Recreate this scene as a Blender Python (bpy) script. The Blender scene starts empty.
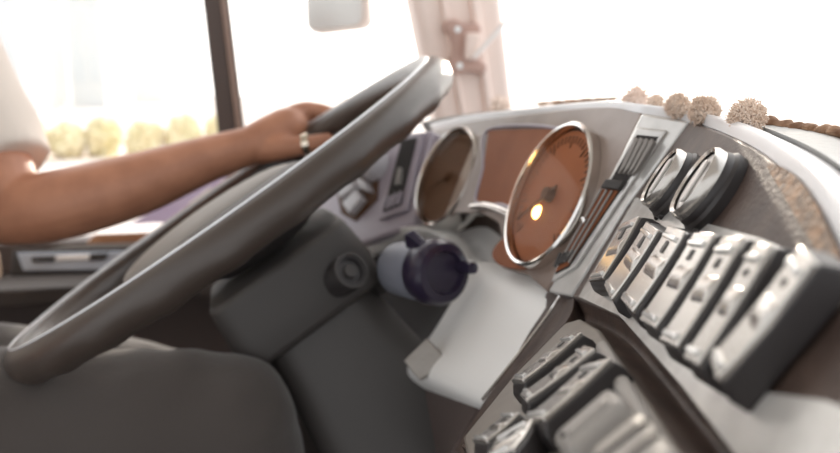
import bpy, bmesh, math, random
from mathutils import Vector, Matrix, noise
random.seed(7)
S = bpy.context.scene
COL = S.collection
V = Vector
# ------------------------------------------------------------------ camera
PITCH = math.radians(10.0)
FPX = 817.0
CAM = V((0, 0, 0.9))
cp, sp = math.cos(PITCH), math.sin(PITCH)
FW = V((0, cp, -sp)); UP = V((0, sp, cp)); RT = V((1, 0, 0))
def ray(px, py):
    return FW + RT * ((px - 420) / FPX) + UP * ((226.5 - py) / FPX)
def P(px, py, d):
    return CAM + ray(px, py) * d
cam = bpy.data.cameras.new('camera'); camo = bpy.data.objects.new('camera', cam); COL.objects.link(camo)
cam.sensor_width = 36; cam.lens = 36 * FPX / 840
cam.clip_start = 0.01; cam.clip_end = 500
camo.location = CAM; camo.rotation_euler = (math.pi / 2 - PITCH, 0, 0)
cam.dof.use_dof = True; cam.dof.focus_distance = 0.40; cam.dof.aperture_fstop = 8.0
S.camera = camo
S.view_settings.view_transform = 'Standard'; S.view_settings.look = 'None'
S.view_settings.exposure = 0.0; S.view_settings.gamma = 1.0
S.view_settings.use_curve_mapping = False

# ------------------------------------------------------------------ materials
def srgb(r, g, b):
    f = lambda c: (c / 255) / 12.92 if c / 255 <= .04045 else ((c / 255 + .055) / 1.055) ** 2.4
    return (f(r), f(g), f(b), 1)
MC = {}
def mat(name, rgb, rough=.5, metal=0, var=0, vscale=40, rgb2=None, bump=0, bscale=300, coat=0, spec=.5, stretch=None, sheen=0):
    if name in MC: return MC[name]
    m = bpy.data.materials.new(name); m.use_nodes = True
    nt = m.node_tree; b = nt.nodes['Principled BSDF']
    b.inputs['Base Color'].default_value = srgb(*rgb)
    b.inputs['Roughness'].default_value = rough; b.inputs['Metallic'].default_value = metal
    b.inputs['Coat Weight'].default_value = coat; b.inputs['Specular IOR Level'].default_value = spec
    b.inputs['Sheen Weight'].default_value = sheen
    tc = nt.nodes.new('ShaderNodeTexCoord')
    src = tc.outputs['Object']
    if stretch:
        mp = nt.nodes.new('ShaderNodeMapping'); mp.inputs['Scale'].default_value = stretch
        nt.links.new(src, mp.inputs[0]); src = mp.outputs[0]
    if rgb2 or var:
        n = nt.nodes.new('ShaderNodeTexNoise'); n.inputs['Scale'].default_value = vscale; n.inputs['Detail'].default_value = 6
        nt.links.new(src, n.inputs['Vector'])
        r = nt.nodes.new('ShaderNodeValToRGB')
        r.color_ramp.elements[0].position = .38; r.color_ramp.elements[1].position = .62
        c2 = rgb2 or tuple(max(0, c - var) for c in rgb)
        r.color_ramp.elements[0].color = srgb(*rgb); r.color_ramp.elements[1].color = srgb(*c2)
        nt.links.new(n.outputs[0], r.inputs[0]); nt.links.new(r.outputs[0], b.inputs['Base Color'])
    if bump:
        n = nt.nodes.new('ShaderNodeTexNoise'); n.inputs['Scale'].default_value = bscale; n.inputs['Detail'].default_value = 3
        nt.links.new(src, n.inputs['Vector'])
        bp = nt.nodes.new('ShaderNodeBump'); bp.inputs['Strength'].default_value = bump; bp.inputs['Distance'].default_value = .001
        nt.links.new(n.outputs[0], bp.inputs['Height']); nt.links.new(bp.outputs[0], b.inputs['Normal'])
    MC[name] = m; return m
def emit(name, rgb, strength):
    m = mat(name, rgb, .3); b = m.node_tree.nodes['Principled BSDF']
    b.inputs['Emission Color'].default_value = srgb(*rgb); b.inputs['Emission Strength'].default_value = strength
    return m
def glass(name, tint=(255, 255, 255), refl=.06):
    m = bpy.data.materials.new(name); m.use_nodes = True; nt = m.node_tree; nt.nodes.clear()
    o = nt.nodes.new('ShaderNodeOutputMaterial'); mx = nt.nodes.new('ShaderNodeMixShader')
    t = nt.nodes.new('ShaderNodeBsdfTransparent'); g = nt.nodes.new('ShaderNodeBsdfGlossy')
    t.inputs[0].default_value = srgb(*tint); g.inputs['Roughness'].default_value = .03
    mx.inputs[0].default_value = refl
    nt.links.new(t.outputs[0], mx.inputs[1]); nt.links.new(g.outputs[0], mx.inputs[2]); nt.links.new(mx.outputs[0], o.inputs[0])
    return m

M = dict(
    leather=mat('rim_leather', (68, 58, 52), .34, bump=.35, bscale=900, spec=.55, coat=.08),
    dark=mat('dark_plastic', (66, 62, 60), .55, bump=.2, bscale=700),
    black=mat('black_plastic', (50, 46, 46), .45),
    gap=mat('black_recess', (54, 50, 49), .8),
    brown=mat('brown_dash_plastic', (86, 70, 62), .5, rgb2=(70, 56, 50), vscale=60, spec=.35, bump=.5, bscale=500),
    brownworn=mat('worn_tan_dash', (150, 112, 80), .7, rgb2=(92, 70, 54), vscale=180, bump=.8, bscale=400),
    facia=mat('satin_dash_facia', (136, 118, 108), .30, var=14, vscale=30, spec=.6),
    cream=mat('pale_dash_plastic', (234, 232, 229), .42, bump=.15, bscale=600),
    lav=mat('lavender_grey_plastic', (168, 158, 168), .4),
    silver=mat('silver_satin', (205, 200, 194), .22, metal=.8, var=14, vscale=25, stretch=(1, 1, 1)),
    chrome=mat('chrome', (225, 222, 218), .12, metal=1),
    panel=mat('brushed_silver_panel', (228, 225, 221), .2, metal=.35, var=16, vscale=60),
    grey=mat('grey_plastic', (150, 145, 140), .55, spec=.35),
    lgrey=mat('grained_light_grey_vinyl', (176, 176, 174), .5, bump=.8, bscale=260),
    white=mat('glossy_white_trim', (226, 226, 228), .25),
    orange=mat('amber_flare_tint', (156, 98, 68), .6, spec=.15, rgb2=(136, 84, 58), vscale=9),  # orange lens flare tint painted into the dial and screen colour
    dial=mat('dark_brown_dial', (96, 70, 54), .6, spec=.15),
    pillar=mat('glare_tinted_trim', (250, 230, 219), .5, var=10, vscale=6),  # cream trim with the warm glare painted into its colour
    bracket=mat('beige_bracket', (190, 156, 143), .5),
    mull=mat('dark_window_frame', (84, 70, 64), .5),
    mullstrip=mat('tan_frame_strip', (150, 124, 110), .45),
    wall=mat('dark_brown_wall_panel', (86, 74, 70), .7, bump=.3, bscale=200),
    sill=mat('dark_sill', (74, 66, 62), .7),
    skin=mat('skin', (182, 128, 100), .5, rgb2=(168, 116, 90), vscale=30, bump=.25, bscale=350),
    nail=mat('nail', (196, 150, 128), .3),
    shirt=mat('white_shirt_cloth', (214, 204, 194), .85, bump=.4, bscale=250),
    trouser=mat('grey_brown_trouser_cloth', (68, 61, 57), .9, bump=.6, bscale=500, sheen=.3),
    hair=mat('black_hair', (28, 24, 22), .6, bump=.8, bscale=200),
    shoe=mat('black_shoe_leather', (30, 28, 28), .4),
    fabric=mat('mottled_seat_fabric', (120, 92, 66), .9, rgb2=(64, 52, 44), vscale=60, bump=.5),
    purple=mat('purple_black_plastic', (40, 32, 52), .28),
    bluegrey=mat('blue_grey_plastic', (122, 124, 134), .45),
    fluff=mat('beige_fluff', (232, 212, 194), .95, rgb2=(216, 190, 168), vscale=120, sheen=.6),
    palefluff=mat('pale_pink_fluff', (238, 218, 204), .9, sheen=.5),
    rope=mat('brown_tan_braid', (176, 142, 114), .9, rgb2=(122, 88, 64), vscale=70, bump=1, bscale=300),
    gold=mat('ring_metal', (225, 214, 196), .15, metal=1),
    paper=mat('lavender_paper', (206, 190, 216), .5, rgb2=(190, 170, 206), vscale=12),
    paperw=mat('white_paper', (245, 240, 236), .5),
    orangebrown=mat('tan_brown_strip', (168, 122, 88), .5, var=18, vscale=40),
    bluesilver=mat('blue_silver_tray', (170, 178, 190), .35, metal=.3),
    plate=mat('embossed_grey_plate', (150, 144, 138), .45, metal=.2, bump=1.0, bscale=160),
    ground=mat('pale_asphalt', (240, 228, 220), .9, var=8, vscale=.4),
    hedge=mat('glare_paled_leaves', (238, 226, 190), .9, rgb2=(226, 216, 174), vscale=1.2, bump=1),  # paleness from glare painted into the leaf colour
    bwall=mat('hazed_building_wall', (240, 240, 236), .9, rgb2=(232, 236, 236), vscale=.08),  # outdoor haze painted in as near-white walls and windows
    bwin=mat('hazed_window_glass', (226, 231, 232), .6),
    ceil=mat('ceiling_lining', (190, 184, 176), .9, bump=.2, bscale=100),
    floor=mat('bus_floor_vinyl', (72, 67, 65), .7, var=10, vscale=60),
    mirrorg=mat('mirror_glass', (225, 218, 210), .2, metal=1),
    mirrorh=mat('mirror_housing', (206, 192, 182), .4),
    amber=emit('amber_flare_glow', (255, 206, 120), 9.0),  # glow added for the flare ghost, not a real lamp
    knobface=mat('satin_knob_face', (206, 202, 198), .34, metal=.25),
    lens=mat('indicator_lens', (222, 220, 216), .12, metal=.5),
    facepl=mat('clear_white_button', (205, 202, 205), .25),
    sole=mat('rubber_sole', (20, 20, 20), .8),
    glassy=glass('window_glass', (250, 251, 252), .03),
    dialglass=glass('gauge_glass', (255, 252, 248), .008),
)
# ------------------------------------------------------------------ mesh helpers
def link(name, bm, m, parent=None, bevel=0, bseg=2, smooth=True, sub=0, recalc=True):
    if recalc: bmesh.ops.recalc_face_normals(bm, faces=bm.faces)
    me = bpy.data.meshes.new(name); bm.to_mesh(me); bm.free()
    if smooth:
        for p in me.polygons: p.use_smooth = True
    o = bpy.data.objects.new(name, me); COL.objects.link(o)
    me.materials.append(m)
    if parent:
        o.parent = parent; o.matrix_parent_inverse = Matrix.Translation(-world_loc(parent))
    if bevel:
        b = o.modifiers.new('bevel', 'BEVEL'); b.width = bevel; b.segments = bseg; b.limit_method = 'ANGLE'; b.angle_limit = math.radians(35); b.harden_normals = False
    if sub:
        s = o.modifiers.new('sub', 'SUBSURF'); s.levels = sub; s.render_levels = sub
    if smooth:
        try:
            me.set_sharp_from_angle(angle=math.radians(40))
        except Exception: pass
    return o
def world_loc(o):
    return V(o.location) if o.type == 'EMPTY' else V((0, 0, 0))
def thing(name, label, cat, loc, group=None):
    o = bpy.data.objects.new(name, None); COL.objects.link(o); o.location = loc; o.empty_display_size = .02
    o['label'] = label; o['category'] = cat
    if group: o['group'] = group
    return o
def tag(o, label, cat, group=None):
    o['label'] = label; o['category'] = cat
    if group: o['group'] = group
    return o
def struct(o):
    o['kind'] = 'structure'; return o

class Fr:
    def __init__(s, o, ex, eyhint):
        s.o = V(o); s.ex = V(ex).normalized()
        ey = V(eyhint); s.ey = (ey - s.ex * ey.dot(s.ex)).normalized(); s.ez = s.ex.cross(s.ey)
    def w(s, a, b, c=0): return s.o + s.ex * a + s.ey * b + s.ez * c
    def pick(s, px, py, h=0):
        d = ray(px, py); t = ((s.o + s.ez * h) - CAM).dot(s.ez) / d.dot(s.ez)
        q = CAM + d * t - s.o
        return (q.dot(s.ex), q.dot(s.ey))
    def depth(s, px, py, h=0):
        d = ray(px, py); return ((s.o + s.ez * h) - CAM).dot(s.ez) / d.dot(s.ez)
def prism(bm, fr, poly, z0, z1):
    a = [bm.verts.new(fr.w(x, y, z0)) for x, y in poly]; b = [bm.verts.new(fr.w(x, y, z1)) for x, y in poly]
    n = len(poly)
    bm.faces.new(a[::-1]); bm.faces.new(b)
    for i in range(n): bm.faces.new((a[i], a[(i + 1) % n], b[(i + 1) % n], b[i]))
    return bm
def pprism(fr, pix, z0, z1, h=0):
    return prism(bmesh.new(), fr, [fr.pick(x, y, h) for x, y in pix], z0, z1)
def catmull(pts, n=8, closed=False):
    pts = [V(p) for p in pts]; out = []; L = len(pts)
    for i in range(L if closed else L - 1):
        g = lambda k: pts[k % L] if closed else pts[max(0, min(L - 1, k))]
        p0, p1, p2, p3 = g(i - 1), g(i), g(i + 1), g(i + 2)
        for j in range(n):
            t = j / n
            out.append(.5 * (2 * p1 + (p2 - p0) * t + (2 * p0 - 5 * p1 + 4 * p2 - p3) * t * t + (3 * p1 - p0 - 3 * p2 + p3) * t ** 3))
    if not closed: out.append(pts[-1])
    return out
def tube(bm, pts, rad, seg=12, closed=False, cap=True, flat=1.0, hint=None):
    pts = [V(p) for p in pts]; n = len(pts)
    rads = rad if isinstance(rad, (list, tuple)) else [rad] * n
    ref = hint or V((0, 0, 1)); rings = []
    for i in range(n):
        a = pts[(i - 1) % n] if (closed or i > 0) else pts[i]; b = pts[(i + 1) % n] if (closed or i < n - 1) else pts[i]
        t = (b - a).normalized()
        u = ref - t * ref.dot(t)
        if u.length < 1e-4: u = V((1, 0, 0)) - t * t.x
        u.normalize(); v = t.cross(u); ref = u if not hint else hint
        rings.append([bm.verts.new(pts[i] + (u * math.cos(k * 2 * math.pi / seg) * flat + v * math.sin(k * 2 * math.pi / seg)) * rads[i]) for k in range(seg)])
    for i in range(n if closed else n - 1):
        A = rings[i]; B = rings[(i + 1) % n]
        for k in range(seg): bm.faces.new((A[k], A[(k + 1) % seg], B[(k + 1) % seg], B[k]))
    if cap and not closed:
        bm.faces.new(rings[0][::-1]); bm.faces.new(rings[-1])
    return bm
def grid(bm, rows, thick=None, tvec=None):
    """loft a surface through rows of points; thickened along tvec into a closed shell"""
    vs = [[bm.verts.new(p) for p in r] for r in rows]
    R, C = len(vs), len(vs[0])
    def faces(g, flip=False):
        for i in range(R - 1):
            for j in range(C - 1):
                f = (g[i][j], g[i][j + 1], g[i + 1][j + 1], g[i + 1][j]); bm.faces.new(f[::-1] if flip else f)
    faces(vs)
    if tvec is not None:
        ws = [[bm.verts.new(V(p) + V(tvec)) for p in r] for r in rows]
        faces(ws, True)
        edge = [(0, j) for j in range(C)] + [(i, C - 1) for i in range(1, R)] + [(R - 1, j) for j in range(C - 2, -1, -1)] + [(i, 0) for i in range(R - 2, 0, -1)]
        for k in range(len(edge)):
            a, b = edge[k], edge[(k + 1) % len(edge)]
            bm.faces.new((vs[a[0]][a[1]], ws[a[0]][a[1]], ws[b[0]][b[1]], vs[b[0]][b[1]]))
    return bm
def smoothgrid(rows, n=5):
    rows = [catmull(r, n) for r in rows]
    cols = [catmull([r[j] for r in rows], n) for j in range(len(rows[0]))]
    return [[cols[j][i] for j in range(len(cols))] for i in range(len(cols[0]))]
def lathe(bm, o, axis, prof, seg=32, hint=V((0, 0, 1))):
    """prof: (radius, height along axis); closed at ends when radius 0"""
    axis = V(axis).normalized(); u = (hint - axis * hint.dot(axis)).normalized(); v = axis.cross(u)
    rings = []
    for r, h in prof:
        if r < 1e-6: rings.append([bm.verts.new(V(o) + axis * h)])
        else: rings.append([bm.verts.new(V(o) + axis * h + (u * math.cos(k * 2 * math.pi / seg) + v * math.sin(k * 2 * math.pi / seg)) * r) for k in range(seg)])
    for A, B in zip(rings, rings[1:]):
        for k in range(seg):
            k2 = (k + 1) % seg
            if len(A) == 1 and len(B) == 1: continue
            if len(A) == 1: bm.faces.new((A[0], B[k], B[k2]))
            elif len(B) == 1: bm.faces.new((A[k], B[0], A[k2]))
            else: bm.faces.new((A[k], B[k], B[k2], A[k2]))
    return bm
def obox(bm, fr, x0, x1, y0, y1, z0, z1):
    return prism(bm, fr, [(x0, y0), (x1, y0), (x1, y1), (x0, y1)], z0, z1)
def ball(bm, c, r, sc=(1, 1, 1), sub=2, fr=None):
    k = bmesh.ops.create_icosphere(bm, subdivisions=sub, radius=r)
    for v in k['verts']:
        q = V((v.co.x * sc[0], v.co.y * sc[1], v.co.z * sc[2]))
        v.co = (fr.w(q.x, q.y, q.z) - fr.o + V(c)) if fr else q + V(c)
    return bm
WORLD = Fr((0, 0, 0), (1, 0, 0), (0, 1, 0))
def remesh(name, bm, m, parent, vox, it=6):
    o = link(name, bm, m, None, recalc=True)
    r = o.modifiers.new('r', 'REMESH'); r.mode = 'VOXEL'; r.voxel_size = vox
    s = o.modifiers.new('s', 'SMOOTH'); s.iterations = it; s.factor = .5
    dg = bpy.context.evaluated_depsgraph_get(); dg.update()
    me = bpy.data.meshes.new_from_object(o.evaluated_get(dg)); o.modifiers.clear(); o.data = me
    for p in me.polygons: p.use_smooth = True
    if not me.materials: me.materials.append(m)
    if parent: o.parent = parent; o.matrix_parent_inverse = Matrix.Translation(-world_loc(parent))
    return o

# ------------------------------------------------------------------ vehicle axes and frames
RIGHT = (P(556, 198, .62) - P(452, 179, .893)); FWD = V((.974, .226, 0)); VR = V((.226, -.974, 0))
CL = Fr(P(556, 198, .62), RIGHT, RT * .36 + UP * .93)             # instrument cluster, x to the camera
sw1, sw7 = P(612, 249, .464), P(754, 311, .2205)
PB = Fr(P(671, 280, .3384), sw7 - sw1, RT * .53 + UP * .85)          # upper switch panel
PC = Fr(P(554, 368, .378), P(563, 387, .342) - P(545, 352, .45), RT * .8 + UP * .6)   # lower switch panel
PD = Fr(P(390, 185, .98), P(430, 180, .93) - P(345, 205, 1.05), RT * .38 + UP * .92)  # left wing of the dash
FLOORZ = 0.0

# ------------------------------------------------------------------ the setting: floor, wall, windows, pillar
LW = Fr(P(460, 120, 1.68), FWD, V((0, 0, 1)))     # left side plane of the bus; x forward, y up, z towards inside
o0 = LW.o
bm = bmesh.new(); fl = Fr((0, 0, -.0), FWD, VR * -1)
obox(bm, fl, -1.7, .75, -1.2, 1.85, -.06, 0); struct(link('floor', bm, M['floor']))
def lw(px, py): return LW.pick(px, py)
sill_y = lw(60, 268)[1]
bm = bmesh.new(); obox(bm, LW, -1.9, .35, -o0.z, sill_y, -.06, 0); struct(link('wall_left', bm, M['wall'], bevel=.004))
bm = bmesh.new(); obox(bm, LW, -1.9, .02, sill_y - .03, sill_y, 0, .16); struct(link('trim_1', bm, M['sill'], bevel=.004))
TOPY = 1.3
bm = bmesh.new(); obox(bm, fl, -1.7, .62, -1.2, 1.85, o0.z + TOPY, o0.z + TOPY + .05); struct(link('ceiling', bm, M['ceil']))
# mullion
xa, xb = lw(218, 131), lw(245, 131); xt, xu = lw(203, 0), lw(229, 0)
def ext(a, b, y):   # continue the line a-b to height y
    t = (y - a[1]) / (b[1] - a[1]); return (a[0] + (b[0] - a[0]) * t, y)
q = [ext(xa, xt, sill_y), ext(xb, xu, sill_y), ext(xb, xu, TOPY), ext(xa, xt, TOPY)]
mul = struct(link('trim_2', prism(bmesh.new(), LW, q, -.03, .03), M['mull'], bevel=.004))
ms = [(q[1][0] - .016, q[1][1]), (q[1][0] - .006, q[1][1]), (q[2][0] - .006, q[2][1]), (q[2][0] - .016, q[2][1])]
struct(link('trim_3', prism(bmesh.new(), LW, ms, .03, .036), M['mullstrip'], bevel=.002))
bm = bmesh.new(); obox(bm, LW, -1.9, q[0][0], sill_y, lw(60, 239)[1], -.03, .03); struct(link('trim_8', bm, M['mull'], bevel=.004))
# window glass, rear and front quarter
pa, pb = lw(438, 128), lw(412, 0)
pl = lambda y: ext(pa, pb, y)
bm = prism(bmesh.new(), LW, [(-1.9, sill_y), q[0], q[3], (-1.9, TOPY)], -.004, .002); struct(link('window_1', bm, M['glassy'], smooth=False))
bm = prism(bmesh.new(), LW, [q[1], pl(sill_y), pl(TOPY), q[2]], -.004, .002); struct(link('window_2', bm, M['glassy'], smooth=False))
# A pillar: a deep moulded post leaning back
pr0, pr1 = lw(516, 118), lw(503, 0)
prr = lambda y: ext(pr0, pr1, y)
bm = bmesh.new(); prism(bm, LW, [pl(-.25), prr(-.25), prr(TOPY), pl(TOPY)], -.08, .0)
struct(link('trim_4', bm, M['pillar'], bevel=.02, bseg=4))
# raised flutes down the pillar
def mixx(f, y): a, b = pl(y), prr(y); return (a[0] + (b[0] - a[0]) * f, y)
for i, (f0, f1) in enumerate(((.30, .36), (.62, .72))):
    bm = prism(bmesh.new(), LW, [mixx(f0, -.25), mixx(f1, -.25), mixx(f1, TOPY), mixx(f0, TOPY)], -.01, .012)
    struct(link('trim_%d' % (5 + i), bm, M['pillar'], bevel=.006, bseg=3))
# windscreen, across the front of the bus from the pillar
WB = Fr(LW.w(prr(0)[0] - .01, 0, 0), VR, V((-.12, 0, 1)))
bm = prism(bmesh.new(), WB, [(0, -.2), (2.1, -.2), (2.1, TOPY), (0, TOPY)], -.004, .003); struct(link('window_3', bm, M['glassy'], smooth=False))

# ------------------------------------------------------------------ holder with rod on the pillar
t = thing('pillar_bracket', 'beige spool-shaped bracket with a thin rod screwed to the pillar', 'bracket', P(462, 75, 1.66))
def pk(px, py): return LW.pick(px, py, .012)
out = [(444, 22), (452, 19), (463, 24), (474, 22), (480, 28), (477, 38), (474, 48), (477, 58), (486, 66), (482, 74), (470, 72), (460, 73), (450, 76), (446, 68), (451, 58), (452, 46), (449, 36), (443, 30)]
bm = prism(bmesh.new(), LW, [pk(*p) for p in out], .001, .03); link('backplate', bm, M['bracket'], t, bevel=.006, bseg=3)
bm = prism(bmesh.new(), LW, [pk(*p) for p in ((462, 34), (476, 34), (474, 60), (461, 60))], .03, .05); link('clip', bm, M['pillar'], t, bevel=.005, bseg=3)
bm = tube(bmesh.new(), [LW.w(*pk(468, 58), .055), LW.w(*pk(502, 17), .075)], .0045, 12); link('rod', bm, M['paperw'], t)
for p in ((455, 30), (457, 66)):
    bm = lathe(bmesh.new(), LW.w(*pk(*p), .028), LW.ez, [(0, .006), (.006, .005), (.007, 0)], 14); link('screw', bm, M['chrome'], t)

# ------------------------------------------------------------------ outside: mirror, hedge, towers, ground
mc = P(337, 6, 2.3)
MF = Fr(mc, V((1, -.15, 0)), V((.05, 0, 1)))
t = thing('side_mirror', 'pale rear view mirror hanging outside beyond the front side window', 'mirror', mc)
def rrect(w, h, r, n=6, cx=0, cy=0):
    out = []
    for (sx, sy, a0) in ((1, 1, 0), (-1, 1, 90), (-1, -1, 180), (1, -1, 270)):
        for k in range(n + 1):
            a = math.radians(a0 + 90 * k / n); out.append((cx + sx * (w - r) + r * math.cos(a), cy + sy * (h - r) + r * math.sin(a)))
    return out
hs = rrect(.093, .075, .035)
hs = [(x, y + (.012 if x > 0 and y < 0 else 0) * 1) for x, y in hs]
link('housing', prism(bmesh.new(), MF, hs, -.07, .0), M['mirrorh'], t, bevel=.012, bseg=3)
link('mirror_glass', prism(bmesh.new(), MF, [(x * .86 - .006, y * .86) for x, y in hs], .0, .004), M['mirrorg'], t)
link('hanger_arm', tube(bmesh.new(), catmull([MF.w(0, .07, -.03), MF.w(0, .25, -.03), MF.w(.1, .45, -.02), MF.w(.25, .55, .0)]), .014, 12), M['mull'], t)

GZ = -1.6
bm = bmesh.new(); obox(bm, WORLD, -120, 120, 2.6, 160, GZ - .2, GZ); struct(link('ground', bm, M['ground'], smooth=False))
def at(px, z, Y):
    d = Y / (FW.y)   # approx depth
    return V(((px - 420) / FPX * d, Y, z))
hl = ['yellow green hedge bush seen through the side window beside the sleeve', 'rounded pale bush left of the middle of the hedge row', 'tallest pale green bush in the hedge beyond the arm',
      'low straw coloured bush in the hedge above the forearm', 'green tinted bush in the hedge just left of the window post', 'bush of the hedge mostly behind the dark window post']
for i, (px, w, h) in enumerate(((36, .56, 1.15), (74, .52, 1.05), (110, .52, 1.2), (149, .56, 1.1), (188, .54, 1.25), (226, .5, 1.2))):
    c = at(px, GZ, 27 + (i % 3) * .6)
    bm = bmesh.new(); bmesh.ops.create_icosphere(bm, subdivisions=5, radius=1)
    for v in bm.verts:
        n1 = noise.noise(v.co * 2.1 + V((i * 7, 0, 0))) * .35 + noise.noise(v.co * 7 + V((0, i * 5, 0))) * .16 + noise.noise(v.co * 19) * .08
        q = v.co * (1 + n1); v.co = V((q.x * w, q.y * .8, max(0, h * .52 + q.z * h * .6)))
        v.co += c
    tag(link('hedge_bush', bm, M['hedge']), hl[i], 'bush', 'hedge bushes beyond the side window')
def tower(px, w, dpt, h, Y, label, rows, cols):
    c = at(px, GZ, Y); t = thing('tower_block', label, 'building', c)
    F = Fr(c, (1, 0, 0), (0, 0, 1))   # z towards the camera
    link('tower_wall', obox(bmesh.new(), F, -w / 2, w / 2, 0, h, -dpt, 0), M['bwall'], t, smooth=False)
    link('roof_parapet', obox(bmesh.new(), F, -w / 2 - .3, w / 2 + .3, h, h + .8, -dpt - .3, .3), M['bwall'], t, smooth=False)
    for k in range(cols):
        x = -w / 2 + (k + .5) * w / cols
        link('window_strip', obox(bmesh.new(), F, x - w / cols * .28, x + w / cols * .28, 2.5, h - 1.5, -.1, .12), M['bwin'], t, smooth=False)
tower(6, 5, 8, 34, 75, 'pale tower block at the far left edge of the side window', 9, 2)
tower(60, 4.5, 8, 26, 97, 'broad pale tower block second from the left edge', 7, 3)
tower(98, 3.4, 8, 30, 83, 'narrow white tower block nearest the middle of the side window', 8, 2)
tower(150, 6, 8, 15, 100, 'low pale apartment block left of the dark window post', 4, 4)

# ------------------------------------------------------------------ things on the left sill
SF = Fr(P(72, 262, 1.33), FWD, V((0, .25, 1)))
t = thing('control_tray', 'blue silver tray with two dark latches below the forearm', 'tray', P(72, 272, 1.33))
def sp_(pts, z0, z1, m, name, par, bev=.002): 
    return link(name, pprism(SF, pts, z0, z1), m, par, bevel=bev)
sp_([(12, 250), (132, 247), (124, 273), (10, 276)], -.05, -.006, M['black'], 'frame', t)
sp_([(17, 253), (128, 251), (114, 270), (24, 271)], -.006, .004, M['bluesilver'], 'tray_face', t)
sp_([(33, 257), (57, 256), (55, 262), (33, 262)], .004, .012, M['black'], 'latch', t)
sp_([(91, 254), (110, 253), (106, 260), (90, 261)], .004, .012, M['black'], 'latch', t)
sp_([(56, 256), (91, 254.5), (90, 260), (56, 261)], .004, .009, M['paperw'], 'label_strip', t)
t2 = tag(link('folder', pprism(SF, [(78, 243), (158, 240), (168, 229), (88, 232)], -.11, -.06), M['orangebrown'], bevel=.003), 'tan brown folder lying on the sill behind the tray', 'folder')
t3 = tag(link('ruler', pprism(SF, [(40, 247.5), (140, 245), (150, 240.5), (60, 243)], -.058, -.053), M['grey'], bevel=.001), 'thin grey ruler along the sill in front of the tan folder', 'ruler')
LF = Fr(P(180, 205, 1.38), FWD, V((0, .3, 1)))
t = thing('leaflet', 'lavender leaflet with a white patch leaning below the window', 'leaflet', P(180, 222, 1.38))
link('sheet', pprism(LF, [(130, 224), (182, 221), (232, 176), (196, 185)], -.004, 0), M['paper'], t)
link('white_patch', pprism(LF, [(188, 204), (206, 190), (212, 186), (204, 200), (194, 206)], 0, .002), M['paperw'], t)

# ------------------------------------------------------------------ steering wheel
Nn, Ff = P(242, 234, .575), P(233, 192, 1.02)
WC = (Nn + Ff) / 2; RW = (Ff - Nn).length / 2
e2 = (Ff - Nn).normalized()
WF = Fr(WC, RT * 395 + UP * 270 - e2 * ((RT * 395 + UP * 270).dot(e2)), e2)   # x along the long axis, y away, z = normal
if WF.ez.z < 0: raise RuntimeError('wheel normal')
wheel = thing('steering_wheel', 'large dark leather steering wheel tilted above the lap', 'steering wheel', WC)
bm = bmesh.new(); NS, MS = 160, 28; rings = []
for i in range(NS):
    a = 2 * math.pi * i / NS; c, s = math.cos(a), math.sin(a)
    bump = .0016 * max(0, math.sin(a * 26))
    ring = []
    for k in range(MS):
        b = 2 * math.pi * k / MS
        r = .0172 + (bump if math.sin(b) < -.2 else 0)
        ring.append(bm.verts.new(WF.w((RW + r * math.cos(b)) * c, (RW + r * math.cos(b)) * s, r * math.sin(b) * .98)))
    rings.append(ring)
for i in range(NS):
    A, B = rings[i], rings[(i + 1) % NS]
    for k in range(MS): bm.faces.new((A[k], A[(k + 1) % MS], B[(k + 1) % MS], B[k]))
rim = link('rim', bm, M['leather'], wheel)
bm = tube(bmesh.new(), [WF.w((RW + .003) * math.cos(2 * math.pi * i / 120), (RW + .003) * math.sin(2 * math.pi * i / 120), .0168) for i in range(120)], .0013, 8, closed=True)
link('rim_highlight', bm, M['white'], rim)['label'] = 'thin pale painted highlight line round the rim'  # highlight along the rim, added as a white strip
# hub: dark bowl under, grey pad above, domed to the shape of the windscreen reflection
bm = lathe(bmesh.new(), WF.w(0, 0, -.05), WF.ez, [(0, 0), (.05, 0), (.085, .02), (.088, .045), (.07, .055), (0, .058)], 40); link('hub', bm, M['dark'], wheel)
bm = bmesh.new()
bmesh.ops.create_uvsphere(bm, u_segments=32, v_segments=16, radius=1)
for v in bm.verts:
    q = v.co.copy(); v.co = WF.w(-.03 + q.x * .1, .01 + q.y * .05, q.z * .017 + .001)
link('horn_pad', bm, M['grey'], wheel)['label'] = 'grey horn pad domed like the windscreen reflection'
for ang in (20, 160, 270, 90):
    a = math.radians(ang); d = V((math.cos(a), math.sin(a)))
    pts = [WF.w(d.x * r, d.y * r, h) for r, h in ((.06, -.03), (.11, -.026), (.16, -.016), (RW - .004, -.004))]
    link('spoke', tube(bmesh.new(), catmull(pts), [.018] * 8 + [.015] * 8 + [.013] * 9, 14, flat=.5, hint=WF.ez), M['dark'], wheel)

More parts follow.
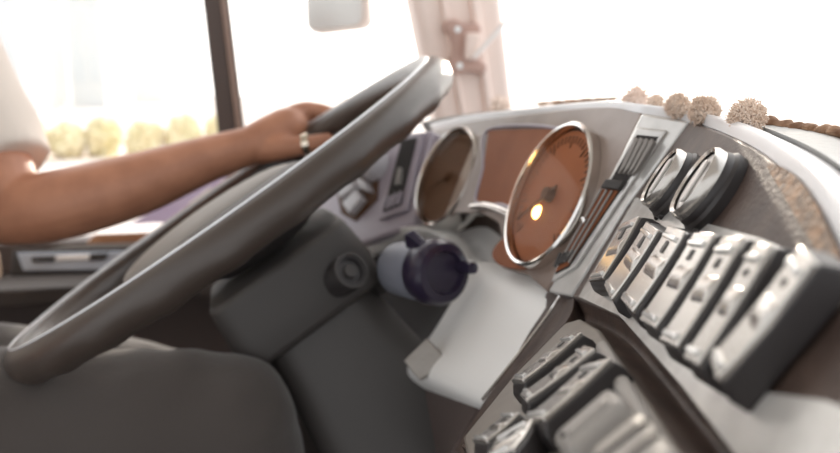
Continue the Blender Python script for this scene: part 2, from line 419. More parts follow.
# ------------------------------------------------------------------ steering column
colm = thing('steering_column', 'dark steering column shroud with stalk below the wheel', 'steering column', WF.w(0, 0, -.5))
def rsec(t_, hx, hy, r, ox=0, oy=0):
    return [WF.w(x + ox, y + oy, -t_) for x, y in rrect(hx, hy, r, 5)]
secs = [rsec(.055, .055, .06, .02), rsec(.058, .074, .08, .02), rsec(.10, .078, .085, .02), rsec(.125, .074, .08, .02), rsec(.13, .066, .07, .02)]
def loft(bm, secs):
    rs = [[bm.verts.new(p) for p in s] for s in secs]; n = len(rs[0])
    for A, B in zip(rs, rs[1:]):
        for k in range(n): bm.faces.new((A[k], A[(k + 1) % n], B[(k + 1) % n], B[k]))
    bm.faces.new(rs[0][::-1]); bm.faces.new(rs[-1]); return bm
link('upper_shroud', loft(bmesh.new(), secs), M['dark'], colm, bevel=.004)
link('lower_shroud', loft(bmesh.new(), [rsec(.125, .06, .07, .03), rsec(.18, .066, .085, .03), rsec(.28, .08, .1, .03), rsec(.42, .088, .11, .03), rsec(.55, .07, .09, .03)]), M['dark'], colm)
# ignition switch
ic = P(349, 272, .735)
idir = (CAM - ic).normalized() * .8 + WF.ex * .5
bm = lathe(bmesh.new(), ic, idir, [(0, -.05), (.017, -.05), (.017, .0), (.0155, .004), (.012, .004), (.011, .001), (0, .001)], 28); ig = link('ignition_switch', bm, M['black'], colm)
bm = lathe(bmesh.new(), ic, idir, [(.0145, .0035), (.0168, .0035), (.0168, .006), (.0145, .006), (.0145, .0035)], 28); link('ring', bm, M['dark'], ig)
bm = lathe(bmesh.new(), ic, idir, [(0, .004), (.006, .004), (.007, 0), (0, 0)], 16); link('key_barrel', bm, M['dark'], ig)
# stalk to the camera side
s0, s1 = P(372, 285, .80), P(438, 268, .70)
ax = (s1 - s0).normalized()
ax = (RT * .55 + (CAM - s1).normalized() * .8 + UP * -.05).normalized()
sc = P(437, 272, .70)
bm = tube(bmesh.new(), catmull([P(345, 300, .86), P(368, 288, .82), sc - ax * .06]), .012, 14); stalk = link('control_stalk', bm, M['dark'], colm)
bm = lathe(bmesh.new(), sc, ax, [(0, -.075), (.014, -.075), (.024, -.06), (.0265, -.03), (.026, -.012), (.0, -.012)], 32); link('stalk_grip', bm, M['bluegrey'], stalk)['label'] = 'blue-grey grip'
bm = lathe(bmesh.new(), sc, ax, [(0, -.014), (.027, -.014), (.0285, -.008), (.0285, .006), (.025, .012), (.019, .013), (.017, .008), (0, .006)], 32); link('stalk_end_ring', bm, M['purple'], stalk)['label'] = 'dark purple end ring'
KF = Fr(sc, RT * 1 - ax * RT.dot(ax), UP)
KF2 = Fr(P(421, 250, .70), ax, UP * .85 - RT * .5)
bm = bmesh.new(); prism(bm, KF2, [(-.02, -.006), (.012, -.008), (.008, .008), (-.004, .018), (-.012, .016)], -.004, .004)
link('ring_fin', bm, M['purple'], stalk, bevel=.0015)
bm = lathe(bmesh.new(), sc + UP * .004 + RT * .024, ax, [(0, .014), (.005, .012), (.006, 0), (.006, -.01), (0, -.01)], 14); link('ring_lug', bm, M['purple'], stalk)
bm = tube(bmesh.new(), [P(378, 275, .745), P(386, 278, .74), P(396, 281, .735)], [.003, .005, .0035], 10); link('small_lever', bm, M['black'], stalk)

# ------------------------------------------------------------------ dashboard body
dash = thing('dashboard', 'wraparound bus dashboard with pale knee panel and white top edge', 'dashboard', P(560, 330, .7))
E = [(338, 275, 1.03), (365, 256, 1.0), (400, 239, .95), (438, 241, .88), (460, 260, .82), (465, 276, .80), (456, 294, .79), (429, 338, .785), (402, 366, .80)]
O = [(336, 262, 1.06), (360, 243, 1.02), (402, 226, .96), (448, 230, .88), (473, 258, .81), (504, 264, .735), (548, 292, .60), (522, 345, .58), (486, 398, .575)]
rowsE = [P(*e) for e in E]; rowsO = [P(*o) for o in O]
rowsE.append(P(398, 380, .85)); rowsO.append(P(477, 410, .61))
mid = [(a + b) / 2 + (CL.ez * .012) for a, b in zip(rowsE, rowsO)]; mid[-1] -= CL.ez * .02
g = smoothgrid([[rowsE[i], mid[i], rowsO[i]] for i in range(10)], 6)
link('knee_panel', grid(bmesh.new(), g, tvec=CL.ez * -.008), M['cream'], dash)['label'] = 'pale grey knee panel curving round the column'
E2 = [P(399, 376, .85), P(380, 410, .87), P(360, 460, .90)]; O2 = [P(479, 405, .60), P(455, 445, .63), P(438, 475, .64)]
g = smoothgrid([[E2[i], (E2[i] + O2[i]) / 2 - CL.ez * (.005 + .02 * i), O2[i]] for i in range(3)], 6)
link('lower_cowl', grid(bmesh.new(), g, tvec=CL.ez * -.01), M['wall'], dash)
# dark boot behind the column opening
bm = bmesh.new(); bx = [P(335, 285, 1.08), P(365, 252, 1.08), P(402, 234, 1.02), P(442, 236, .95), P(470, 262, .9), P(462, 295, .88), P(432, 345, .88), P(400, 380, .9), P(340, 420, .98)]
c0 = sum(bx, V()) / len(bx) - CL.ez * .04
vs = [bm.verts.new(p) for p in bx]; ws = [bm.verts.new(p - CL.ez * .02) for p in bx]; cv = bm.verts.new(c0); cw = bm.verts.new(c0 - CL.ez * .02)
for k in range(len(vs)):
    k2 = (k + 1) % len(vs); bm.faces.new((vs[k], vs[k2], cv)); bm.faces.new((ws[k2], ws[k], cw)); bm.faces.new((vs[k], ws[k], ws[k2], vs[k2]))
link('column_boot', bm, M['gap'], dash)
# embossed plate at the foot of the opening
PLF = Fr(P(424, 358, .68), RT * .8 + UP * -.55 - FW * .5, RT * .55 + UP * .8)
pp = [PLF.pick(*p) for p in ((404, 361), (427, 338), (446, 358), (443, 366), (420, 381))]
link('rating_plate', prism(bmesh.new(), PLF, pp, -.004, .002), M['plate'], dash, bevel=.0015)['label'] = 'worn grey embossed plate'
# inner ledge and brown strip painting the recess's shadow below the cluster
lp = [P(445, 222, .9), P(462, 215, .885), P(484, 213, .85), P(502, 221, .79), P(516, 234, .745)]
bm = tube(bmesh.new(), catmull(lp), .0035, 10); link('ledge', bm, M['chrome'], dash)
r1 = [P(412, 234, .955), P(445, 219, .91), P(484, 214, .86), P(516, 234, .765)]; r2 = [P(420, 246, .96), P(452, 232, .915), P(484, 226, .865), P(510, 246, .775)]
bm = grid(bmesh.new(), smoothgrid([r1, r2], 6), tvec=CL.ez * -.006); link('recess_shade_strip', bm, M['brown'], dash)
tr = smoothgrid([[P(418, 244, .965), P(452, 230, .92), P(486, 224, .87), P(516, 242, .785)], [P(440, 256, .93), P(468, 248, .90), P(492, 246, .85), P(518, 258, .78)], [P(455, 276, .89), P(478, 274, .86), P(500, 270, .82), P(520, 276, .77)]], 6)
link('inner_tray', grid(bmesh.new(), tr, tvec=CL.ez * -.006), M['cream'], dash)
# right hand dark side of the knee panel, and the chrome line along it
L1 = [P(548, 290, .60), P(522, 345, .58), P(488, 396, .575), P(455, 450, .57)]; L2 = [P(574, 298, .53), P(566, 322, .495), P(512, 378, .475), P(462, 446, .44)]
link('side_return', grid(bmesh.new(), smoothgrid([L1, [(a + b) / 2 + V((.004, 0, -.004)) for a, b in zip(L1, L2)], L2], 6), tvec=V((.01, .01, -.012))), M['brown'], dash)
bm = tube(bmesh.new(), catmull([P(560, 296, .565), P(547, 316, .565), P(520, 352, .56), P(482, 400, .555)]), .0012, 8); link('chrome_line', bm, M['chrome'], dash)
# strip between the two switch panels
bl = [(568, 296), (620, 319), (684, 391), (748, 474), (812, 560)]; cl_ = [(578, 319), (598, 329), (646, 400), (690, 470), (740, 560)]
S1 = [PB.w(*PB.pick(x, y), -.004) for x, y in bl]; S2 = [PC.w(*PC.pick(x, y), -.002) for x, y in cl_]
link('divider_strip', grid(bmesh.new(), smoothgrid([S1, [(a + b) / 2 + V((.006, 0, -.006)) for a, b in zip(S1, S2)], S2], 6), tvec=V((.012, .008, -.008))), M['brown'], dash)
# top: white bullnose edge then padded top, from the pillar to the near right
edge = [(432, 131), (470, 121), (530, 113.5), (600, 107)]
T0 = [CL.w(*CL.pick(x, y), -.001) for x, y in edge]
edgeB = [(641, 113), (690, 121), (730, 135), (770, 158), (812, 205), (848, 268)]
T0b = [PB.w(*PB.pick(x, y), -.001) for x, y in edgeB]
dB = [PB.depth(x, y) for x, y in edgeB]; dB[0] = CL.depth(641, 113); T0b[0] = P(641, 113, dB[0])
T1 = [P(430, 124, CL.depth(432, 131) + .03), P(470, 116.5, CL.depth(470, 121) + .03), P(530, 110.5, CL.depth(530, 113.5) + .03), P(600, 104.5, CL.depth(600, 107) + .03)]
w1 = [(642, 107), (692, 113), (742, 124), (785, 142), (822, 170), (862, 222)]
T1b = [P(x, y, d + .02) for (x, y), d in zip(w1, dB)]
w2 = [(643, 105.5), (694, 110), (748, 119), (795, 132), (845, 150), (905, 185)]
T2b = [P(x, y, d + .07) for (x, y), d in zip(w2, dB)]
top0 = T0 + T0b; top1 = T1 + T1b
T2 = [P(428, 122, CL.depth(432, 131) + .09), P(470, 115, CL.depth(470, 121) + .09), P(530, 109, CL.depth(530, 113.5) + .09), P(600, 103.5, CL.depth(600, 107) + .09)]
top2 = T2 + T2b
w3 = [(645, 104), (697, 108), (752, 116), (800, 127), (852, 139), (915, 160)]
top3 = [p + FWD * .16 + V((0, .05, -.05)) for p in T2] + [P(x, y, d + .19) for (x, y), d in zip(w3, dB)]
midtop = [(a + b) / 2 + V((-.002, -.004, .004)) for a, b in zip(top0, top1)]
link('white_edge', grid(bmesh.new(), smoothgrid([top0, midtop, top1, [a * .4 + b * .6 - V((0, 0, .003)) for a, b in zip(top1, top2)]], 6), tvec=V((.01, .01, -.012))), M['white'], dash)['label'] = 'glossy white top edge'
k0 = [a * .55 + b * .45 for a, b in zip(top1, top2)]
link('padded_top', grid(bmesh.new(), smoothgrid([k0, [a - V((0, 0, .004)) for a in top2], top3, [a - V((0, 0, .06)) + FWD * .12 for a in top3]], 6), tvec=V((.008, .008, -.014))), M['lgrey'], dash)['label'] = 'grained grey padded top'
# carcass under the panels down to the floor
CF = Fr(V((0, 0, 0)), FWD, V((0, 0, 1)))
cc = Fr(PB.o, FWD, V((0, 0, 1)))   # z = towards the camera side
q1 = P(700, 300, .5)
F2 = Fr(V((q1.x, q1.y, 0)), FWD, VR * -1)
bm = bmesh.new(); obox(bm, F2, .12, .42, -.28, .9, .0, q1.z - .1); link('carcass', bm, M['wall'], dash, bevel=.01)

# ------------------------------------------------------------------ instrument cluster
clu = thing('instrument_cluster', 'instrument cluster with two round gauges either side of a screen in amber flare tint', 'instrument cluster', CL.w(-.14, -.07, 0))
fp = [(432, 131), (470, 121), (530, 113.5), (600, 107), (642, 112), (600, 200), (546, 291), (528, 275), (503, 268), (494, 256), (503, 240), (498, 222), (480, 212), (455, 213), (432, 228), (414, 226)]
ctop = catmull([V((*CL.pick(x, y), 0)) for x, y in fp[:5]], 6)
poly = [(p.x, p.y) for p in ctop] + [CL.pick(x, y) for x, y in fp[5:]]
link('facia', prism(bmesh.new(), CL, poly, -.003, 0), M['facia'], clu, bevel=.001)
def gauge(cpx, cpy, r, dialm, yaw):
    cx, cy = CL.pick(cpx, cpy)
    c0 = CL.w(cx, cy, .002)
    GF = Fr(c0, CL.ex * math.cos(yaw) - CL.ez * math.sin(yaw), CL.ey); c = GF.o
    bz = link('gauge', lathe(bmesh.new(), c, GF.ez, [(r - .0025, -.018), (r + .0015, -.018), (r + .0015, .008), (r, .0095), (r - .0015, .009), (r - .0025, .004), (r - .0025, -.018)], 64), M['chrome'], clu)
    link('dial', lathe(bmesh.new(), c, GF.ez, [(0, .003), (r - .004, .003), (r - .004, .0012), (0, .0012)], 64), dialm, bz)
    b = bmesh.new()
    for k in range(41):
        a = math.radians(225 - 270 * k / 40); l = .010 if k % 5 == 0 else .006
        f = Fr(c + GF.ez * .0032, GF.ex * math.cos(a) + GF.ey * math.sin(a), GF.ey * math.cos(a) - GF.ex * math.sin(a))
        obox(b, f, r - .008 - l, r - .008, -.0006, .0006, 0, .0005)
    tk = link('tick_marks', b, M['dial'], bz, smooth=False)
    a = math.radians(215); f = Fr(c + GF.ez * .006, GF.ex * math.cos(a) + GF.ey * math.sin(a), GF.ey * math.cos(a) - GF.ex * math.sin(a))
    link('needle', prism(bmesh.new(), f, [(-.012, -.0015), (r * .75, -.0005), (r * .75, .0005), (-.012, .0015)], 0, .0012), M['dial'], bz)
    link('needle_hub', lathe(bmesh.new(), c, GF.ez, [(0, .010), (.005, .0095), (.006, .003), (0, .003)], 20), M['dial'], bz)
    link('gauge_glass', lathe(bmesh.new(), c, GF.ez, [(0, .0115), (r - .0035, .0112), (r - .0035, .0105), (0, .0108)], 48), M['dialglass'], bz)
    return bz, c
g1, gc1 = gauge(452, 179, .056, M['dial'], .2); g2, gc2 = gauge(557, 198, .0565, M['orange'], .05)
g1['label'] = 'left round gauge with dark brown face'; g2['label'] = 'right round gauge with amber flare-tinted face and glowing flare spot'
lx, ly = CL.pick(539, 213, .004)
link('flare_spot', lathe(bmesh.new(), CL.w(lx, ly, .003), CL.ez, [(0, .006), (.004, .005), (.0065, .0015), (.0065, 0), (0, 0)], 24), M['amber'], g2)['label'] = 'glowing amber spot standing for lens flare'  # glowing bead added in place of the lens flare ghost
# pocket below the right gauge
pk2 = catmull([V((*CL.pick(x, y), 0)) for x, y in ((522, 232), (503, 242), (495, 256), (505, 267), (530, 268), (524, 250))], 6, closed=True)
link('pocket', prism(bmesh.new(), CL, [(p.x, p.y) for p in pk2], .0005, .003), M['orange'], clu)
# screen
scp = [(491, 131), (561, 130), (545, 152), (528, 185), (523, 213), (505, 206), (479, 203), (486, 170)]
scl = [CL.pick(*p) for p in scp]
cx = sum(p[0] for p in scl) / 8; cy = sum(p[1] for p in scl) / 8
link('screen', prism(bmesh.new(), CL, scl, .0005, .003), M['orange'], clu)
scr = [CL.w(p[0], p[1], .003) for p in scl]
link('screen_frame', tube(bmesh.new(), catmull(scr, 5, closed=True), .0016, 8, closed=True), M['lav'], clu)
bm = tube(bmesh.new(), catmull([CL.w(*CL.pick(x, y), .004) for x, y in ((476, 208), (490, 207), (508, 213), (522, 221))]), .0035, 10)
link('screen_ledge', bm, M['chrome'], clu)

# ------------------------------------------------------------------ left wing: console with knob, buttons and vent
con = thing('side_console', 'lavender grey console with knob buttons and slatted vent behind the wheel', 'console', PD.w(0, -.08, 0))
def dk(*pts): return [PD.pick(*p) for p in pts]
link('console_panel', prism(bmesh.new(), PD, dk((300, 200), (345, 160), (400, 133), (432, 130), (420, 180), (414, 226), (362, 244), (320, 262)), -.03, 0), M['lav'], con, bevel=.004)
v = link('air_vent', prism(bmesh.new(), PD, dk((404, 136), (427, 133), (410, 212), (381, 222)), 0, .006), M['lav'], con, bevel=.003)
link('vent_recess', prism(bmesh.new(), PD, dk((406, 143), (421, 140), (405, 207), (388, 214)), .006, .0072), M['gap'], v)
for k in range(5):
    f = .1 + k * .2
    a = (406 + 15 * f, 143 - 3 * f); b = (388 + 17 * f, 212 - 7 * f)
    pa_, pb_ = PD.pick(*a), PD.pick(*b)
    link('slat', tube(bmesh.new(), [PD.w(*pa_, .008), PD.w(*pb_, .008)], .0012, 8), M['dark'], v)
link('vent_tab', prism(bmesh.new(), PD, dk((406, 172), (409, 171), (406, 188), (403, 189)), .007, .014), M['grey'], v, bevel=.001)
for k in range(4):
    x = 388 + k * 5; link('grille_bar', tube(bmesh.new(), [PD.w(*PD.pick(x, 213 - k * 2), .009), PD.w(*PD.pick(x + 4, 200 - k * 2), .009)], .0022, 8), M['lav'], v)
c = PD.pick(378, 166)
kn = link('rotary_knob', lathe(bmesh.new(), PD.w(*c, 0), PD.ez, [(0, 0), (.022, 0), (.022, .005), (.019, .018), (.016, .02), (.013, .016), (0, .015)], 32), M['facepl'], con)
link('knob_cap', lathe(bmesh.new(), PD.w(*c, .015), PD.ez, [(0, .004), (.006, .003), (.007, 0), (0, 0)], 20), M['dial'], kn)
for i, qd in enumerate((((342, 186), (356, 176), (362, 190), (346, 202)), ((348, 206), (362, 192), (369, 201), (356, 217)), ((362, 180), (372, 184), (376, 194), (366, 192)))):
    b_ = link('push_button', prism(bmesh.new(), PD, dk(*qd), 0, .012), M['facepl'], con, bevel=.003)
link('button_surround', prism(bmesh.new(), PD, dk((336, 184), (356, 170), (380, 176), (378, 200), (356, 222), (342, 214)), .0, .002), M['dial'], con, bevel=.001)

# ------------------------------------------------------------------ long vent between the cluster and the switch panel
vo, va, vb = (CL.w(*CL.pick(*p)) for p in ((598, 200), (641, 113), (546, 291)))
VF = Fr(vo, P(628, 206, PB.depth(628, 206)) - vo, va - vb)
ven = thing('air_vent', 'long narrow dashboard air vent between the gauges and the knobs', 'air vent', VF.w(*VF.pick(600, 200), 0))
def vk(*pts, h=0): return [VF.pick(*p, h) for p in pts]
def bk(*pts, h=0): return [PB.pick(*p, h) for p in pts]
link('vent_surround', prism(bmesh.new(), VF, vk((641, 112.5), (690, 121), (628, 206), (572, 297), (547, 292), (598, 200)), -.012, 0), M['panel'], ven, bevel=.002)
link('vent_frame', prism(bmesh.new(), VF, vk((639, 128), (669, 131), (615, 212), (578, 268), (553, 283), (560, 262), (606, 188)), 0, .003), M['panel'], ven, bevel=.0015)['label'] = 'raised silver vent frame'
link('vent_recess', prism(bmesh.new(), VF, vk((640, 136), (661, 138), (610, 211), (572, 268), (558, 275), (566, 258), (610, 188)), .003, .0036), M['gap'], ven)
def quadbar(p0, p1, r, m, name, par, h=.006):
    link(name, tube(bmesh.new(), [VF.w(*VF.pick(*p0), h), VF.w(*VF.pick(*p1), h)], r, 8), m, par)
link('vent_floor', prism(bmesh.new(), VF, vk((606, 190), (622, 192), (572, 266), (559, 273), (566, 258)), .0036, .0044), M['orange'], ven)['label'] = 'lower louvre in amber flare tint'
for k in range(4):   # pointed blades at the top end
    x = 641 + k * 5.4; y = 139 + k * .6
    p = vk((x, y), (x + 2.6, y + 4), (x - 10 - k, y + 30), (x - 17 - k, y + 37))
    link('louvre_blade', prism(bmesh.new(), VF, p, .0036, .0075), M['grey'], ven, bevel=.0005)
for k in range(3):
    f = (k + .5) / 3
    quadbar((604 + 16 * f, 190 + 3 * f), (564 + 12 * f, 262 + 2 * f), .0008, M['grey'], 'louvre_rod', ven)
link('vent_crossbar', prism(bmesh.new(), VF, vk((613, 181), (631, 183), (625, 192), (607, 190)), .0036, .0085), M['dark'], ven, bevel=.001)
link('vent_slider', lathe(bmesh.new(), VF.w(*VF.pick(591, 222), .006), VF.ez, [(0, .004), (.002, .0035), (.0026, 0), (0, 0)], 14), M['chrome'], ven)
for k in range(4):
    quadbar((560 + k * 3.5, 268 - k * 2), (566 + k * 4.5, 254 - k * .5), .0012, M['dark'], 'lower_grille_bar', ven)

# ------------------------------------------------------------------ upper switch panel
upp = thing('switch_panel', 'brown upper panel with seven silver rocker switches and two round knobs', 'switch panel', PB.w(0, -.03, 0))
tp = catmull([V((*PB.pick(x, y), 0)) for x, y in ((690, 121.5), (730, 135), (770, 158), (812, 205), (848, 268))], 8)
poly = [(p.x, p.y) for p in tp] + bk((960, 420), (960, 540), (812, 560), (748, 473), (684, 390), (620, 318), (572, 297), (628, 206))
link('panel_face', prism(bmesh.new(), PB, poly, -.012, 0), M['brown'], upp, bevel=.0015)
poly = bk((637, 198), (668, 208), (700, 222), (760, 238), (815, 262), (790, 330), (752, 392), (830, 402), (930, 440), (930, 520), (812, 545), (748, 470), (684, 388), (621, 317), (580, 298))
link('silver_insert', prism(bmesh.new(), PB, poly, .0, .0012), M['panel'], upp, bevel=.0004)['label'] = 'glossy silver insert round the switches'
wp = catmull([V((*PB.pick(x, y), 0)) for x, y in ((768, 165), (790, 172), (812, 196), (838, 248), (850, 290), (828, 268), (806, 232), (786, 198))], 6, closed=True)
link('worn_patch', prism(bmesh.new(), PB, [(p.x, p.y) for p in wp], .0, .0006), M['brownworn'], upp)['label'] = 'worn tan rubbed patch'

def rocker(fr, a, b, width, parent, hgt=.017, z=0, big=False, capm=None, n=0):
    """a, b: panel coordinates of the foot and the head of the switch face centre line"""
    a = V((a[0], a[1])); b = V((b[0], b[1])); d = b - a; L = d.length; d.normalize()
    ax = fr.ex * d.x + fr.ey * d.y; ac = fr.ex * d.y - fr.ey * d.x     # along, across (towards the camera)
    f = Fr(fr.w(a.x, a.y, z), ac, ax)
    hw = width / 2
    def prof(pts, x0, x1, m, name, par, bev):   # profile (y, z) swept across x
        bm = bmesh.new(); A = [bm.verts.new(f.w(x0, y, zz)) for y, zz in pts]; B = [bm.verts.new(f.w(x1, y, zz)) for y, zz in pts]
        k = len(pts); bm.faces.new(A[::-1]); bm.faces.new(B)
        for i in range(k): bm.faces.new((A[i], A[(i + 1) % k], B[(i + 1) % k], B[i]))
        return link(name, bm, m, par, bevel=bev, bseg=3)
    body = prof([(-.003, 0), (L + .002, 0), (L + .002, hgt * .45),  (L, hgt * .86), (L * .5, hgt * .82), (0, hgt * .86), (-.003, hgt * .5)], -hw, hw, M['black'], 'rocker_switch', parent, .001)
    cap = []
    for i in range(13):
        t = i / 12; zz = hgt * (.95 + .05 * (2 * t - 1) ** 2)
        cap.append((L * t, zz))
    c = prof([(0, hgt * .7), (L, hgt * .7)] + cap[::-1], -hw * .94, hw * .94, capm or M['silver'], 'rocker_cap', body, .0006)
    # paddle ridge across the middle
    prof([(L * .34, hgt * .8), (L * .68, hgt * .8), (L * .64, hgt * .99), (L * .54, hgt * 1.06), (L * .42, hgt * 1.0)], -hw * .5, hw * .86, capm or M['silver'], 'paddle', body, .0018)
    for y in (L * .08, L * .88):
        zz = hgt * (.95 + .05 * (2 * y / L - 1) ** 2)
        prof([(y - L * .035, zz - .001), (y + L * .035, zz - .001), (y + L * .03, zz + .0012), (y - L * .03, zz + .0012)], -hw * .7, hw * .7, M['lens'], 'indicator_bar', body, .0005)
    y = L * .76; zz = hgt * (.95 + .05 * (2 * y / L - 1) ** 2)
    s = width * .08
    prof([(y - s * 1.2, zz - .0006), (y + s * 1.2, zz - .0006), (y + s, zz + .0004), (y - s, zz + .0004)], -s, s, M['dark'], 'symbol', body, 0)
    return body
H = .0112
sws = [((597, 281), (633, 221)), ((610, 294), (655, 227)), ((629, 307), (680, 230)), ((650, 326), (708, 235)), ((671, 346), (737, 240)), ((694, 364), (768, 247)), ((718, 372), (812, 256))]
FT = [V((*PB.pick(*a, H), 0)) for a, b in sws]; HD = [V((*PB.pick(*b, H), 0)) for a, b in sws]
for i in range(7):
    if i < 6: pit = abs((FT[i + 1] - FT[i]).x)
    rocker(PB, FT[i], HD[i], min(pit, .05) * .74, upp, hgt=H * 1.05, z=.0012)
# dark socket rail behind the switches
x0 = min(p.x for p in FT) - .02; 
# knobs
for i, (px, py, r) in enumerate(((660, 176, .0167), (694, 181, .0167))):
    h = .0125
    c = PB.pick(px, py, h); o = PB.w(*c, 0)
    kb = link('rotary_knob', lathe(bmesh.new(), o, PB.ez, [(0, 0), (r * 1.12, 0), (r * 1.14, .004), (r * 1.06, .0055), (r * 1.06, h - .006), (r * 1.0, h - .0035), (r * .97, h - .003), (0, h - .003)], 48), M['black'], upp)
    kb['label'] = ('black knob nearer the vent with a silver face', 'black knob nearer the padded top with a silver face')[i]
    link('knob_ring', lathe(bmesh.new(), o, PB.ez, [(r * .86, h - .004), (r * 1.02, h - .004), (r * 1.02, h - .001), (r * .95, h + .001), (r * .86, h)], 48), M['silver'], kb)
    link('knob_face', lathe(bmesh.new(), o, PB.ez, [(0, h - .0005), (r * .5, h - .0008), (r * .86, h - .0012), (r * .86, h - .004), (0, h - .004)], 48), M['knobface'], kb)
    kf = Fr(o + PB.ez * (h - .0006), PB.ey, -PB.ex)
    link('grip_bar', prism(bmesh.new(), kf, rrect(r * .62, r * .2, r * .19), 0, .0012), M['knobface'], kb, bevel=.0005)
    for k in range(4):
        a = math.radians(200 + k * 30); b = ball(bmesh.new(), o + PB.ez * .0015 + (PB.ex * math.cos(a) + PB.ey * math.sin(a)) * r * 1.1, .0022)
        link('grip_lug', b, M['black'], kb)

# ------------------------------------------------------------------ lower switch panel
M['pcface'] = mat('taupe_panel_plastic', (122, 114, 106), .45, var=8, vscale=40)
low = thing('switch_panel', 'beige grey lower panel of switches at the bottom of the dash', 'switch panel', PC.w(0, -.03, 0))
def ck(*pts, h=0): return [PC.pick(*p, h) for p in pts]
link('panel_face', prism(bmesh.new(), PC, ck((511, 378), (566, 322), (580, 318), (599, 328), (647, 400), (691, 470), (740, 560), (600, 560), (480, 530), (462, 438)), -.012, 0), M['pcface'], low, bevel=.002)
lows = [((516, 380), (574, 333), .019), ((522, 397), (589, 346), .019), ((531, 419), (598, 360), .019)]
for a, b, w_ in lows:
    rocker(PC, PC.pick(*a, .011), PC.pick(*b, .011), w_, low, hgt=.011)
for a, b in (((478, 440), (511, 412)), ((492, 458), (514, 428))):
    rocker(PC, PC.pick(*a, .011), PC.pick(*b, .011), .018, low, hgt=.011)
def hood(pts, z, m, name, lines=0):
    p = ck(*pts, h=z); return link(name, prism(bmesh.new(), PC, p, 0, z), m, low, bevel=.003, bseg=4)
b1 = hood(((549, 436), (609, 384), (621, 397), (566, 450)), .0115, M['grey'], 'wide_switch')
b1['label'] = 'wide smooth switch with a grey divided face'
link('switch_ridge', prism(bmesh.new(), PC, ck((563, 430), (604, 395), (607, 399), (567, 435), h=.013), .0105, .013), M['grey'], b1, bevel=.002)
link('switch_symbol', prism(bmesh.new(), PC, ck((558, 433), (562, 430), (564, 433), (560, 436), h=.0122), .0105, .0122), M['dark'], b1)
b2 = hood(((585, 452), (640, 408), (668, 446), (610, 500)), .014, M['grey'], 'wide_switch'); b2['label'] = 'wide switch with three facets at the bottom edge'
for y in (0, 1):
    link('facet_groove', tube(bmesh.new(), [PC.w(*PC.pick(595 + y * 10, 462 + y * 16, .0142), .0142), PC.w(*PC.pick(648 + y * 9, 420 + y * 13, .0142), .0142)], .0008, 6), M['dark'], b2)
link('edge_rail', tube(bmesh.new(), [PC.w(*PC.pick(606, 352), .002), PC.w(*PC.pick(668, 470), .002)], .003, 10), M['grey'], low)

# ------------------------------------------------------------------ fluffy trim along the dash top
def pompom(px, py, d, r, m, label, n=520, sc=1, curl=1.0):
    c = P(px, py, d); bm = bmesh.new(); bmesh.ops.create_icosphere(bm, subdivisions=4, radius=r * .72)
    for v in bm.verts:
        q = v.co / r; v.co *= 1 + .34 * noise.noise(q * 2.3 + c * 30) + .12 * noise.noise(q * 6 + c * 11)
        v.co += c
    for k in range(n):
        u = V((random.gauss(0, 1), random.gauss(0, 1), random.gauss(0, 1))).normalized()
        w = u.cross(V((random.gauss(0, 1), random.gauss(0, 1), random.gauss(0, 1)))).normalized()
        p0 = c + u * r * .7; p1 = c + u * r * .92 + w * r * .12 * curl; p2 = c + u * r * random.uniform(.9, 1.2) + w * r * .4 * curl
        tube(bm, [p0, p1, p2], [r * .07, r * .06, r * .02], 5)
    o = link('pompom', bm, m, recalc=False); tag(o, label, 'pompom', 'fluffy pompoms on the dash top')
pompom(500, 106, .93, .0120, M['palefluff'], 'small pale pompom on its own near the foot of the pillar', 120, curl=.3)
pompom(636, 100, .58, .0098, M['palefluff'], 'smooth pale pompom above the top end of the vent', 160, curl=.3)
pompom(656, 102.5, .55, .0057, M['fluff'], 'smallest pompom just right of the smooth pale one', 140)
pompom(678, 106, .52, .0076, M['fluff'], 'tan fluffy pompom above the first knob')
pompom(704, 111, .48, .0084, M['fluff'], 'tan fluffy pompom above the second knob')
pompom(747, 117, .40, .0084, M['fluff'], 'largest grey tan fluffy pompom at the right before the padded top', 420)
def braid(pts, d0, d1, r, n, label):
    P3 = [P(x, y, d0 + (d1 - d0) * i / (len(pts) - 1)) for i, (x, y) in enumerate(pts)]
    c = catmull(P3, n); bm = bmesh.new(); rr = []
    for i in range(len(c)): rr.append(r * (.62 + .38 * abs(math.sin(i * math.pi / 8))))
    tube(bm, c, rr, 12, flat=.8)
    for v in bm.verts: v.co += V((noise.noise(v.co * 150), noise.noise(v.co * 150 + V((9, 0, 0))), noise.noise(v.co * 150 + V((0, 9, 0))))) * r * .35
    tag(link('braided_trim', bm, M['rope'], recalc=True), label, 'trim')
braid([(766, 121), (792, 127), (818, 130), (845, 134), (880, 142)], .46, .36, .0040, 16, 'tan braided cord lying on the padded top right of the pompoms')
braid([(538, 104), (565, 102), (592, 100), (618, 99.5)], .84, .70, .0028, 16, 'thin brown cord lying on the dash top left of the pompoms')

# ------------------------------------------------------------------ driver
drv = thing('person', 'driver in white shirt and grey trousers, left hand gripping the wheel', 'person', V((-.6, .72, .45)))
bm = bmesh.new()
def limb(pts, rads, seg=20, n=6, flat=1.0, hint=None):
    c = catmull(pts, n); rc = [x.x for x in catmull([V((r, 0, 0)) for r in rads], n)]
    tube(bm, c, rc, seg, flat=flat, hint=hint)
    ball(bm, pts[0], rads[0] * .98, sub=3); ball(bm, pts[-1], rads[-1] * .98, sub=3)
SH = P(-95, -25, 1.0); EL = P(6, 212, .93); WR = P(250, 146, .985)
limb([SH, P(-35, 95, .965), P(-2, 185, .935), EL], [.055, .048, .043, .038])
limb([EL, P(60, 205, .93), P(135, 185, .945), P(205, 160, .97), WR], [.038, .0405, .037, .028, .0235])
